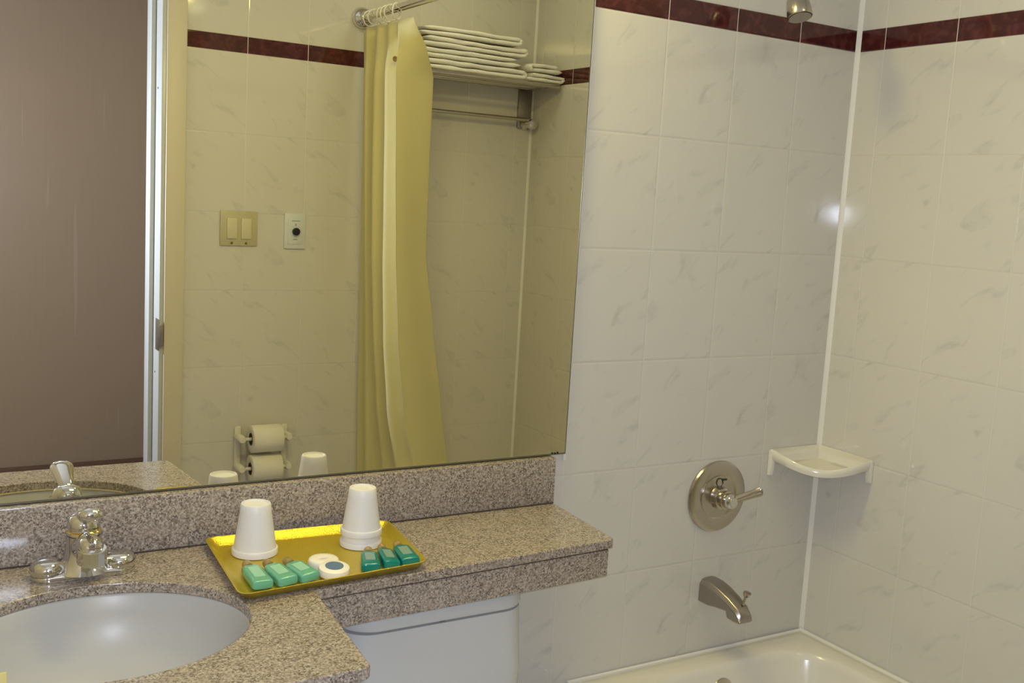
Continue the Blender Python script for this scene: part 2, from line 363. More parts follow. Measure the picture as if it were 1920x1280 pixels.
# basin
bs = thing('sink_basin', 'oval white undermount sink basin set into the granite vanity', 'sink', (EC[0], EC[1], ZC-0.16))
def er(a, b, z, n=72, dy=0): return [(EC[0]+a*math.cos(2*math.pi*i/n), EC[1]+dy+b*math.sin(2*math.pi*i/n), z) for i in range(n)]
z0 = ZC-0.0187
rings = [er(EA+0.022, EB+0.022, z0), er(EA+0.001, EB+0.001, z0), er(EA-0.001, EB-0.001, z0-0.003), er(EA-0.006, EB-0.006, z0-0.03), er(EA-0.025, EB-0.022, z0-0.08), er(EA-0.07, EB-0.06, z0-0.12), er(0.07, 0.06, z0-0.14), er(0.025, 0.025, z0-0.145)]
rings += [er(0.03, 0.03, z0-0.155), er(EA-0.06, EB-0.05, z0-0.132), er(EA-0.012, EB-0.010, z0-0.085), er(EA+0.008, EB+0.008, z0-0.02), er(EA+0.022, EB+0.022, z0-0.006)]
rings.append(rings[0])
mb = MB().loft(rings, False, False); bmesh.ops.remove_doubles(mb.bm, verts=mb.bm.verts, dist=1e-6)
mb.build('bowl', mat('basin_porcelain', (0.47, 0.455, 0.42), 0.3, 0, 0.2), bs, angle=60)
MB().lathe([(0.0001, 0.004), (0.012, 0.004), (0.013, 0.001), (0.022, 0.002), (0.024, 0.0), (0.022, -0.006)], (EC[0], EC[1], z0-0.1445), (0, 0, 1), 32).build('drain', CHROME, bs)
# silicone seam round the front of the bowl
YC = mat('aged_silicone', (0.50, 0.42, 0.26), 0.4)
pts = [(EC[0]+(EA-0.001)*math.cos(t), EC[1]+(EB-0.001)*math.sin(t), ZC-0.0185) for t in [math.pi*(1.03+0.94*i/40) for i in range(41)]]
MB().tube(pts, 0.002, 8).build('silicone_seam', YC, bs)

# ------------------------------------------------------------------ faucet
fx, fy = -1.812, -0.100
fa = thing('sink_faucet', 'chrome single lever sink faucet standing behind the oval basin', 'faucet', (fx, fy, ZC))
def stadium(hx, hy, z, n=12):
    return rrect(fx, fy, hx, hy, min(hx, hy)-1e-4, z, n)
mb = MB().loft([stadium(0.080, 0.027, ZC+0.0005), stadium(0.081, 0.028, ZC+0.006), stadium(0.079, 0.026, ZC+0.011), stadium(0.07, 0.019, ZC+0.014)])
mb.build('base_plate', CHROME, fa, angle=60)
for s in (-1, 1):
    MB().lathe([(0.026, 0.006), (0.0275, 0.012), (0.0275, 0.020), (0.0245, 0.026), (0.0185, 0.0295), (0.008, 0.031), (0.0005, 0.0313)], (fx+s*0.054, fy, ZC), (0, 0, 1), 28).build('side_boss', CHROME, fa, angle=80)
MB().lathe([(0.044, 0.010), (0.038, 0.016), (0.032, 0.026), (0.0275, 0.040), (0.0265, 0.060), (0.0265, 0.068)], (fx, fy, ZC), (0, 0, 1), 36).build('body', CHROME, fa, angle=70)
sp_ = MB().tube([(fx, fy+0.004, ZC+0.045), (fx, fy-0.025, ZC+0.054), (fx+0.001, fy-0.045, ZC+0.060), (fx+0.002, fy-0.062, ZC+0.063), (fx+0.002, fy-0.078, ZC+0.061)], [0.024, 0.023, 0.0215, 0.0205, 0.014], 20).build('spout', CHROME, fa, angle=70, subsurf=1)
MB().lathe([(0.0215, 0.0), (0.0228, 0.0015), (0.0228, 0.024), (0.0215, 0.0255)], (fx+0.002, fy-0.063, ZC+0.040), (0, -0.12, 1), 12).build('aerator', CHROME, sp_, angle=20)
cp_ = MB().lathe([(0.0265, 0.0), (0.027, 0.003), (0.0245, 0.006), (0.0255, 0.012), (0.025, 0.020), (0.021, 0.029), (0.010, 0.034), (0.0005, 0.035)], (fx, fy, ZC+0.069), (0, 0, 1), 32).build('cap', CHROME, fa, angle=70)
GOLD = mat('gold_accent', (0.75, 0.52, 0.12), 0.15, 1.0)
MB().lathe([(0.0245, 0), (0.0275, 0.002), (0.0245, 0.004)], (fx, fy, ZC+0.073), (0, 0, 1), 32).build('cap_ring', GOLD, cp_)
def lv(y, z, hx, hz): return [(fx+hx*math.cos(t), fy+y, ZC+z+hz*math.sin(t)) for t in [2*math.pi*i/20 for i in range(20)]]
MB().loft([lv(0.010, 0.094, 0.010, 0.007), lv(-0.012, 0.103, 0.014, 0.009), lv(-0.035, 0.111, 0.016, 0.010), lv(-0.054, 0.117, 0.020, 0.011), lv(-0.066, 0.120, 0.0215, 0.012), lv(-0.076, 0.120, 0.017, 0.010), lv(-0.081, 0.120, 0.008, 0.005)]).build('lever', CHROME, fa, angle=80, subsurf=1)

# ------------------------------------------------------------------ tray and what lies on it
ZB = ZC+0.0012
tr_ = thing('serving_tray', 'rectangular gold foil serving tray lying on the granite shelf', 'tray', (-1.43, -0.18, ZB))
BL, BR, FR, FL = [Vector(p) for p in ((-1.6005, -0.0355, 0), (-1.249, -0.058, 0), (-1.279, -0.2985, 0), (-1.621, -0.3275, 0))]
def trring(inset, z, r, n=7):
    # rounded rectangle in unit square mapped to quad; inset in metres
    pts = []
    W, Hh = 0.35, 0.285
    for p in rrect(0, 0, W/2-inset, Hh/2-inset, max(r-inset*0.5, 0.004), 0, n):
        u = p.x/W+0.5; v = p.y/Hh+0.5
        q0 = FL.lerp(FR, u); q1 = BL.lerp(BR, u); c = q0.lerp(q1, v); pts.append((c.x, c.y, ZB+z))
    return pts
mb = MB().loft([trring(0.018, 0.0, 0.022), trring(0.012, 0.001, 0.022), trring(0.001, 0.0140, 0.022), trring(0.0, 0.0150, 0.022), trring(0.002, 0.0155, 0.022), trring(0.004, 0.0140, 0.022), trring(0.017, 0.0028, 0.022), trring(0.024, 0.0018, 0.022)])
mb.build('tray_body', TRAY, tr_, angle=50)
TF = ZB+0.002          # tray floor

def cup(name, label, x, y, z, R, r, h, group=None):
    mb = MB()
    # upside down foam cup: mouth with rolled rim at the bottom, recessed base on top
    mb.lathe([(R-0.003, 0.010), (R-0.0035, 0.001), (R-0.001, 0.0), (R+0.001, 0.0012), (R+0.0012, 0.0105), (R+0.0004, 0.0118), (R-0.0018, 0.0122),
              (r+0.0015, h-0.016), (r+0.0003, h-0.003), (r-0.0012, h-0.0003), (r-0.0035, h), (r-0.005, h-0.003), (0.0005, h-0.0032)], (x, y, z), (0, 0, 1), 56, False, True)
    o = mb.build(name, FOAM, origin=(x, y, z), angle=45); return tag(o, label, 'cup', group)
cup('foam_cup', 'white foam cup standing alone upside down on left of gold tray', -1.530, -0.113, TF, 0.0390, 0.0262, 0.092)
cup('foam_cup', 'lower of the two nested foam cups, only its rim band showing', -1.339, -0.138, TF, 0.0372, 0.0250, 0.0855)
cup('foam_cup', 'upper foam cup nested upside down over another on gold tray', -1.339, -0.138, TF+0.0215, 0.0370, 0.0248, 0.0875)

def bottle(label, mt, back, front, wdt, tilt, lm, group, cap_tilt=0):
    b = Vector(back); f = Vector(front); d = (f-b); L = d.length; d.normalize(); ang = math.atan2(d.y, d.x)
    t = thing('toiletry_bottle', label, 'bottle', (b.x, b.y, TF), group)
    M = Matrix.Translation(Vector((b.x, b.y, TF))) @ Matrix.Rotation(ang, 4, 'Z') @ Matrix.Rotation(tilt, 4, 'X')
    def ring(x, hw, hz, zc, e=0.0):
        out = []
        for i in range(24):
            a = 2*math.pi*i/24; c, s_ = math.cos(a), math.sin(a); k = 0.45
            out.append(M @ Vector((x, hw*math.copysign(abs(c)**k, c), zc+hz*math.copysign(abs(s_)**k, s_))))
        return out
    hz = 0.0085; zc = hz+0.0008
    body = [ring(0.020, 0.006, 0.005, zc), ring(0.024, wdt*0.36, 0.0068, zc), ring(0.030, wdt*0.47, hz*0.96, zc), ring(0.045, wdt*0.5, hz, zc), ring(L-0.014, wdt*0.52, hz, zc), ring(L-0.005, wdt*0.53, hz*0.97, zc), ring(L-0.001, wdt*0.50, hz*0.82, zc), ring(L, wdt*0.46, hz*0.7, zc)]
    bb = MB().loft(body).build('bottle_body', mt, t, angle=50)
    cp = MB().lathe([(0.0075, 0.0), (0.0082, 0.001), (0.0082, 0.015), (0.0068, 0.0195), (0.0005, 0.0198)], (0, 0, 0), (-1, 0, 0), 24)
    for v in cp.bm.verts: v.co = M @ (v.co+Vector((0.019, 0, zc)))
    cp.build('cap', CAPM, t)
    lb = MB().box(0.038, L-0.018, -wdt*0.27, wdt*0.27, zc+hz, zc+hz+0.0004)
    for v in lb.bm.verts: v.co = M @ v.co
    lb.build('printed_label', lm, bb, smooth=False)
G1 = 'pale green toiletry bottles lying on the tray'; G2 = 'teal toiletry bottles lying on the tray'
bottle('pale green toiletry bottle nearest the left edge of gold tray', GREEN, (-1.568, -0.186, 0), (-1.571, -0.290, 0), 0.033, 0.0, LABELG, G1)
bottle('middle one of the three pale green toiletry bottles on gold tray', GREEN, (-1.534, -0.192, 0), (-1.528, -0.289, 0), 0.033, 0.10, LABELG, G1)
bottle('pale green toiletry bottle lying nearest the round soaps', GREEN, (-1.500, -0.196, 0), (-1.489, -0.286, 0), 0.032, 0.12, LABELG, G1)
bottle('dark teal toiletry bottle lying in front of the nested cups', TEAL, (-1.3495, -0.196, 0), (-1.381, -0.283, 0), 0.031, 0.0, LABELT, G2)
bottle('middle one of the three teal toiletry bottles on gold tray', TEAL, (-1.322, -0.190, 0), (-1.343, -0.284, 0), 0.028, -0.10, LABELT, G2)
bottle('teal toiletry bottle nearest the right edge of gold tray', TEAL, (-1.288, -0.186, 0), (-1.3045, -0.281, 0), 0.032, 0.05, LABELT, G2)

def soap(label, x, y, z, tilt, top):
    t = thing('soap_bar', label, 'soap', (x, y, z))
    M = Matrix.Translation(Vector((x, y, z))) @ Matrix.Rotation(tilt[0], 4, 'X') @ Matrix.Rotation(tilt[1], 4, 'Y')
    def tf(mb):
        for v in mb.bm.verts: v.co = M @ v.co
        return mb
    R = 0.0265; mb = MB()
    prof = [(R-0.004, 0.0), (R-0.001, 0.002), (R, 0.005), (R, 0.011), (R-0.001, 0.0145), (R-0.004, 0.0165), (R*0.5, 0.0168), (0.004, 0.0155 if not top else 0.0168)]
    n = 48; rings = []
    for r, h in prof:
        rings.append([(math.cos(2*math.pi*i/n)*r*(1+(0.006 if i % 2 and not top else 0)), math.sin(2*math.pi*i/n)*r, h+(0.0006 if (i % 2 and not top and r < R-0.002) else 0)) for i in range(n)])
    mb.loft(rings); wd = tf(mb).build('wrapped_disc', SOAPW, t, angle=40)
    if top: tf(MB().lathe([(0.0155, 0.0166), (0.0155, 0.0172), (0.0005, 0.0173)], n=32)).build('blue_label', SOAPB, wd)
    else: tf(MB().box(-0.017, 0.017, -0.0012, 0.0012, 0.0165, 0.0178, 0.0005)).build('wrapper_fold', SOAPW, wd)
soap('round soap in plain cream pleated wrapper on gold tray', -1.4445, -0.225, TF+0.0002, (0, 0), False)
soap('round soap with blue centre label lying on gold tray', -1.4450, -0.274, TF+0.0032, (math.radians(6), 0), True)

# small yellow card at the front of the basin
yc = MB(); yc.box(-2.010, -1.967, -0.523, -0.519, ZC+0.0005, ZC+0.042, 0.001).box(-2.010, -1.967, -0.545, -0.519, ZC+0.0004, ZC+0.003, 0.0005)
tag(yc.build('folded_card', YEL, origin=(-1.974, -0.53, ZC)), 'small yellow folded card on the vanity edge before the basin', 'card')

# ------------------------------------------------------------------ toilet
to = thing('toilet', 'white toilet with its tank tucked below the granite shelf', 'toilet', (-1.21, -0.12, 0))
tcx = -1.200
def tr2(hx, y0, y1, r, z, cx=tcx): return rrect(cx, (y0+y1)/2, hx, abs(y1-y0)/2, r, z, 8)
MB().loft([tr2(0.185, -0.02, -0.195, 0.05, 0.38), tr2(0.200, -0.02, -0.205, 0.045, 0.42), tr2(0.192, -0.016, -0.219, 0.045, 0.60), tr2(0.188, -0.016, -0.219, 0.055, Z(-1.1955))]).build('tank', PORC, to, angle=50)
LZ = Z(-1.1905)
rg = [tr2(0.172, -0.03, -0.204, 0.055, LZ-0.0045), tr2(0.172, -0.03, -0.204, 0.055, LZ), tr2(0.1885, -0.014, -0.222, 0.06, LZ+0.001), tr2(0.190, -0.012, -0.224, 0.06, LZ+0.006), tr2(0.189, -0.013, -0.223, 0.06, LZ+0.026), tr2(0.183, -0.018, -0.217, 0.066, LZ+0.034), tr2(0.165, -0.03, -0.205, 0.06, LZ+0.036)]
MB().loft(rg).build('tank_lid', PORC, to, angle=50)
MB().box(-1.208, -1.196, -0.2165, -0.2135, LZ-0.003, LZ+0.0005, 0.0005).build('lid_gap', DARKM, to)
def bowl(hx, y0, y1, z):
    cy = (y0+y1)/2; hy = abs(y1-y0)/2
    return [(tcx+hx*math.cos(t)*(1-0.12*max(0, -math.sin(t))), cy+hy*math.sin(t), z) for t in [2*math.pi*i/40 for i in range(40)]]
MB().loft([bowl(0.11, -0.16, -0.50, 0.0), bowl(0.10, -0.16, -0.50, 0.10), bowl(0.12, -0.12, -0.58, 0.25), bowl(0.175, -0.05, -0.66, 0.35), bowl(0.185, -0.04, -0.68, 0.385), bowl(0.17, -0.06, -0.66, 0.39)]).build('bowl', PORC, to, angle=60)
MB().loft([bowl(0.185, -0.22, -0.685, 0.392), bowl(0.19, -0.21, -0.69, 0.40), bowl(0.19, -0.21, -0.69, 0.425), bowl(0.175, -0.23, -0.675, 0.434)]).build('seat_lid', PORC, to, angle=60)

# ------------------------------------------------------------------ shower valve
vx, vz = -0.346, Z(-1.0965)
va = thing('shower_valve', 'round brushed metal shower valve with lever above the tub spout', 'valve', (vx, 0, vz))
MB().lathe([(0.088, 0.0005), (0.089, 0.005), (0.087, 0.010), (0.082, 0.0115), (0.060, 0.0125), (0.056, 0.012), (0.052, 0.010), (0.045, 0.0105), (0.028, 0.013)], (vx, 0, vz), (0, -1, 0), 72).build('escutcheon', NICKEL, va, angle=30)
MB().lathe([(0.027, 0.008), (0.029, 0.012), (0.026, 0.018), (0.026, 0.030), (0.021, 0.032), (0.021, 0.037), (0.023, 0.039), (0.023, 0.044), (0.019, 0.046), (0.019, 0.050)], (vx, 0, vz), (0, -1, 0), 40).build('stem', NICKEL, va, angle=30)
MB().lathe([(0.0185, 0.050), (0.019, 0.056), (0.016, 0.063), (0.012, 0.064), (0.011, 0.068), (0.0005, 0.069)], (vx, 0, vz), (0, -1, 0), 32).build('hub', CHROME, va, angle=30)
def lvx(p, a, b):
    p = Vector(p); d = Vector((0.8, -0.42, 0.3)).normalized(); s_ = d.cross(Vector((0, 0, 1))).normalized(); u_ = s_.cross(d)
    return [p+s_*a*math.cos(t)+u_*b*math.sin(t) for t in [2*math.pi*i/20 for i in range(20)]]
p0 = Vector((vx+0.004, -0.050, vz)); p1 = Vector((-0.299, -0.110, vz+0.037))
rg = [lvx(p0.lerp(p1, k), a, b) for k, a, b in ((0, 0.009, 0.010), (0.25, 0.008, 0.0105), (0.5, 0.0055, 0.010), (0.75, 0.005, 0.0105), (0.92, 0.005, 0.0115), (0.98, 0.004, 0.009), (1.0, 0.002, 0.004))]
MB().loft(rg).build('lever', NICKEL, va, angle=60)
mk = MB().torus((vx, -0.0125, vz+0.036), (0, 1, 0), 0.010, 0.0012, 20, 6); mk.box(vx+0.010, vx+0.022, -0.0135, -0.0115, vz+0.040, vz+0.044)
mk.build('temperature_mark', DARKM, va)

# ------------------------------------------------------------------ tub spout
sx, sz = -0.345, Z(-1.333)
ts = thing('tub_spout', 'angular brushed metal tub spout with diverter knob', 'spout', (sx, 0, sz))
def sr(y, hx, zt, zb):
    return [(sx+a*hx, y, z) for a, z in ((-1, zb+0.003), (-0.85, zb), (0.85, zb), (1, zb+0.003), (1, zt-0.014), (0.72, zt-0.003), (0.3, zt), (-0.3, zt), (-0.72, zt-0.003), (-1, zt-0.014))]
rg = [sr(-0.0005, 0.029, sz+0.031, sz-0.029), sr(-0.03, 0.029, sz+0.030, sz-0.029), sr(-0.06, 0.028, sz+0.024, sz-0.024), sr(-0.095, 0.0255, sz+0.012, sz-0.021), sr(-0.100, 0.025, sz+0.009, sz-0.036), sr(-0.122, 0.024, sz-0.001, sz-0.038), sr(-0.135, 0.022, sz-0.012, sz-0.038), sr(-0.139, 0.020, sz-0.020, sz-0.037)]
so = MB().loft(rg).build('spout_body', NICKD, ts, angle=28)
b_ = so.modifiers.new('b', 'BEVEL'); b_.width = 0.0015; b_.segments = 2; b_.limit_method = 'ANGLE'; b_.angle_limit = 0.5
dv_ = Vector((sx+0.004, -0.122, sz+0.005))
MB().lathe([(0.0035, -0.004), (0.0032, 0.012), (0.0032, 0.018), (0.0065, 0.020), (0.009, 0.027), (0.0095, 0.030), (0.006, 0.031)], dv_, (0.1, -0.25, 1), 20).build('diverter_knob', NICKEL, ts, angle=40)

# ------------------------------------------------------------------ shower head
sh = thing('shower_fixture', 'satin metal shower head hanging above the dark border tiles', 'shower head', (-0.345, 0, Z(0.2)))
hx_, tipc = -0.345, Vector((-0.345, -0.137, Z(0.0235)))
ax = Vector((0.05, 0.34, 0.94)).normalized()
MB().lathe([(0.018, 0.003), (0.024, 0.003), (0.0265, 0.0), (0.0275, 0.003), (0.0265, 0.018), (0.024, 0.040), (0.018, 0.052), (0.012, 0.058), (0.011, 0.075)], tipc, ax, 40, True, True).build('head', NICKEL, sh, angle=40)
MB().lathe([(0.024, -0.001), (0.0235, 0.004), (0.0005, 0.0045)], tipc, ax, 40, True, True).build('face_plate', NICKD, sh)
a0 = tipc+ax*0.072
MB().tube([a0, a0+ax*0.02, a0+ax*0.05+Vector((0, 0.03, 0.0)), Vector((hx_+0.005, -0.02, Z(0.205))), Vector((hx_+0.005, -0.0005, Z(0.21)))], 0.010, 14).build('shower_arm', NICKEL, sh)
MB().lathe([(0.03, 0.0003), (0.03, 0.004), (0.02, 0.010), (0.011, 0.012)], (hx_+0.005, 0, Z(0.21)), (0, -1, 0), 32).build('wall_flange', NICKEL, sh)

# ------------------------------------------------------------------ corner soap shelf
cs = thing('corner_soap_shelf', 'white ceramic corner soap shelf where the tiled walls meet', 'shelf', (-0.06, -0.06, Z(-1.03)))
zt = Z(-0.992)
def front(s, n=14):
    # front outline from mirror wall (x=-L,y=0) to tub wall (0,-L): bulging diamond
    L = s; pts = []
    for i in range(n+1):
        t = i/n; a = Vector((-L, -0.001)); c = Vector((-0.001, -L)); k = Vector((-L*0.71, -L*0.71))
        e = 0.62
        x = -L*math.cos(t*math.pi/2)**e; y = -L*math.sin(t*math.pi/2)**e
        pts.append((min(x, -0.001), min(y, -0.001)))
    return pts
def cring(s, z, zf=0.0):
    f = front(s); n = len(f)
    return [(-0.001, -0.001, z)]+[(x, y, z+zf*math.sin(math.pi*i/(n-1))) for i, (x, y) in enumerate(f)]
def inner_ring(s, off, z, zf=0.0):
    f = front(s); n = len(f)
    return [(-off, -off, z)]+[(min(x, -off), min(y, -off), z+zf*math.sin(math.pi*i/(n-1))) for i, (x, y) in enumerate(f)]
S = 0.178
dip = -0.017
rg = [cring(S-0.02, zt-0.036, 0.0), cring(S-0.006, zt-0.034, 0.0), cring(S-0.001, zt-0.028, -0.004), cring(S+0.001, zt-0.010, dip), cring(S-0.001, zt-0.003, dip), inner_ring(S-0.006, 0.004, zt, dip), inner_ring(S-0.014, 0.010, zt-0.005, dip+0.004), inner_ring(S-0.020, 0.014, zt-0.020, 0.0), inner_ring(S-0.035, 0.03, zt-0.023, 0)]
def rd(s, z, zf=0.0, off=0.001):
    f = []
    for i in range(29):
        t = i/28*math.pi/2
        e = 0.72
        x = -s*math.cos(t)**e; y = -s*math.sin(t)**e
        f.append((min(x, -off), min(y, -off), z+zf*math.sin(2*t)))
    return [(-off, -off, z)]+f
SS = 0.178
rg = [rd(SS-0.030, zt-0.040), rd(SS-0.010, zt-0.030, -0.014), rd(SS-0.002, zt-0.024, -0.021), rd(SS, zt-0.012, -0.025), rd(SS-0.001, zt-0.003, -0.026), rd(SS-0.004, zt, -0.026, 0.004), rd(SS-0.010, zt-0.003, -0.025, 0.007), rd(SS-0.016, zt-0.020, -0.012, 0.009), rd(SS-0.028, zt-0.033, -0.001, 0.014), rd(SS-0.08, zt-0.034, 0, 0.04)]
# keep the front corner of the outline near the measured depth
for r_ in rg:
    for i, p in enumerate(r_):
        if i == 0: continue
        t = (i-1)/28*math.pi/2; k = 1-0.05*math.sin(2*t)**2
        r_[i] = (min(p[0]*k, r_[0][0]) , min(p[1]*k, r_[0][1]), p[2])
MB().loft(rg).build('dish', CERM, cs, angle=55)
mb = MB()
mb.loft([[(-SS-0.001, -0.0008, z), (-SS+0.012, -0.0008, z), (-SS+0.012, -w_, z), (-SS+0.003, -w_, z), (-SS-0.001, -w_+0.004, z)] for z, w_ in ((zt-0.066, 0.008), (zt-0.05, 0.011), (zt-0.012, 0.014), (zt-0.002, 0.010))])
mb.build('wall_tab', CERM, cs, angle=50)
mb = MB()
mb.loft([[(-0.0008, -SS-0.001, z), (-0.0008, -SS+0.012, z), (-w_, -SS+0.012, z), (-w_, -SS+0.003, z), (-w_+0.004, -SS-0.001, z)] for z, w_ in ((zt-0.058, 0.008), (zt-0.046, 0.011), (zt-0.012, 0.014), (zt-0.004, 0.010))])
mb.build('wall_tab', CERM, cs, angle=50)

# ------------------------------------------------------------------ curtain rod, rings, curtain (opposite end of the tub, seen in the mirror)
RZ = Z(0.160); RX = -0.690
rod = thing('curtain_rod', 'chrome shower curtain rod spanning above the tub edge', 'curtain rod', (RX, -D, RZ))
MB().tube([(RX, -D+0.003, RZ), (RX, -0.003, RZ)], 0.0135, 20).build('rod_tube', CHROME, rod)
for y, s in ((-D, 1), (0, -1)):
    MB().lathe([(0.035, 0.0003), (0.036, 0.006), (0.033, 0.018), (0.024, 0.028), (0.016, 0.032), (0.015, 0.045)], (RX, y, RZ), (0, s, 0), 32).build('flange', CHROME, rod, angle=60)
def lerpk(keys, z):
    if z >= keys[0][0]: return keys[0][1:]
    for a, b in zip(keys, keys[1:]):
        if z >= b[0]:
            t = (z-b[0])/(a[0]-b[0]); t = t*t*(3-2*t)*0.35+t*0.65
            return [p*t+q_*(1-t) for p, q_ in zip(a[1:], b[1:])]
    return keys[-1][1:]
#       z      L(x,y)          F(x,y)          Bend(x,y)
KEY = [(0.115, -0.690, 1.485, -0.694, 1.215, -0.690, 1.115),
       (0.04, -0.692, 1.480, -0.715, 1.165, -0.625, 1.150),
       (-0.04, -0.696, 1.470, -0.738, 1.130, -0.566, 1.215),
       (-0.30, -0.693, 1.470, -0.727, 1.130, -0.564, 1.220),
       (-0.60, -0.689, 1.470, -0.713, 1.130, -0.560, 1.220),
       (-0.86, -0.682, 1.470, -0.694, 1.130, -0.517, 1.220),
       (-1.10, -0.677, 1.470, -0.664, 1.130, -0.477, 1.220),
       (-1.33, -0.670, 1.470, -0.610, 1.130, -0.436, 1.220),
       (-1.485, -0.665, 1.465, -0.585, 1.130, -0.420, 1.220)]
NA, NB, NV = 150, 70, 90
def curtain():
    rows = []
    for j in range(NV+1):
        z = 0.118+(-1.485-0.118)*j/NV
        lx, ly, fx_, fy_, bx, by = lerpk(KEY, z)
        k = min(1, (0.118-z)/0.16)
        row = []
        for i in range(NA):
            t = i/(NA-1)
            ph = t*2*math.pi*3.5+0.5*math.sin(z*2.3)
            amp = (0.013+0.006*k+0.006*math.sin(z*3+t*6))*math.sin(math.pi*min(1, t*6)/2)*(1 if t < 0.93 else (1-t)/0.07)
            x = lx+(fx_-lx)*t+amp*math.sin(ph)+0.006*k
            y = ly+(fy_-ly)*t+0.008*math.sin(ph*2+1.0)*(1-t)
            row.append(Vector((x, -y-0.02, Z(z))))
        for i in range(1, NB):
            t = i/(NB-1)
            bow = math.sin(math.pi*t)*0.020*(1-0.4*k)
            wv = 0.005*math.sin(t*5+z*2.0)*t*k
            x = fx_+(bx-fx_)*t; y = fy_+(by-fy_)*t-bow*0.6+wv*1.3
            row.append(Vector((x, -y-0.02, Z(z))))
        # soften the fold at F
        rows.append(row)
    for row in rows:
        for _ in range(6):
            new = list(row)
            for i in range(1, len(row)-1):
                if abs(i-NA) < 12: new[i] = (row[i-1]+row[i]*2+row[i+1])/4
            row[:] = new
    mb = MB(); mb.loft([[tuple(p) for p in r] for r in rows], False, False, closed=False)
    return mb
cu = thing('shower_curtain', 'yellow shower curtain gathered at the far end of the rod', 'shower curtain', (-0.66, -1.32, Z(-1.485)))
o = curtain().build('cloth', CUR, cu, angle=180)
sm = o.modifiers.new('t', 'SOLIDIFY'); sm.thickness = 0.0012
SPOT = mat('brown_grommet', (0.24, 0.17, 0.06), 0.5, 0.3)
MB().lathe([(0.0001, 0.001), (0.0075, 0.0025), (0.0085, 0.0)], (-0.727, -1.172, Z(-0.006)), (-0.12, 0.99, 0), 20).build('grommet', SPOT, cu)
rgl = ('white plastic curtain ring nearest the wall flange', 'second white curtain ring out from the wall flange', 'third white curtain ring out from the wall flange',
       'fourth white curtain ring out from the wall flange', 'fifth white curtain ring out from the wall flange', 'outermost white curtain ring at the free edge of the curtain')
r0 = None
for i, y in enumerate((-1.465, -1.42, -1.375, -1.33, -1.292, -1.255)):
    if r0 is None:
        mb = MB().torus((0, 0, -0.006), (0.12, 1, 0), 0.0245, 0.0022, 28, 8); r0 = mb.build('curtain_ring', RING, origin=(0, 0, 0)); rr_ = r0
    else:
        rr_ = r0.copy(); COL.objects.link(rr_)
    rr_.location = (RX, y, RZ-0.004); rr_.rotation_euler = (0.0, 0.0, 0.5*math.sin(i*2.1))
    tag(rr_, rgl[i], 'curtain ring', 'white rings holding the shower curtain')

# ------------------------------------------------------------------ towel rack and towels
rk = thing('towel_rack', 'metal hotel towel shelf with a bar below, on the far tub wall', 'towel rack', (-0.30, -D, Z(-0.01)))
def yw(d): return -D+d
X0, X1 = -0.60, -0.020
MB().tube([(X0, yw(0.203), Z(-0.0075)), (X1, yw(0.203), Z(-0.0085))], 0.0075, 12).build('front_rail', NICKEL, rk)
for d in (0.035, 0.085, 0.145):
    MB().tube([(X0+0.01, yw(d), Z(-0.007)), (X1-0.015, yw(d), Z(-0.007))], 0.005, 10).build('shelf_rail', NICKEL, rk)
for x in (X0+0.01, X1-0.018):
    MB().box(x-0.004, x+0.004, yw(0.008), yw(0.204), Z(-0.016), Z(-0.003), 0.002).build('side_arm', NICKEL, rk)
for x in (-0.037, X0+0.03):
    MB().box(x-0.0285, x+0.0285, yw(0.0005), yw(0.010), Z(-0.150), Z(-0.004), 0.003).build('bracket_plate', NICKD, rk)
    MB().lathe([(0.019, 0.0), (0.012, 0.010), (0.012, 0.036), (0.018, 0.042), (0.0195, 0.052), (0.017, 0.060), (0.006, 0.064)], (x+0.004, yw(0.008), Z(-0.135)), (0, 1, 0), 28).build('bar_holder', CHROME, rk)
MB().tube([(X0+0.03, yw(0.050), Z(-0.120)), (-0.040, yw(0.050), Z(-0.120))], 0.0065, 12).build('towel_bar', NICKEL, rk)

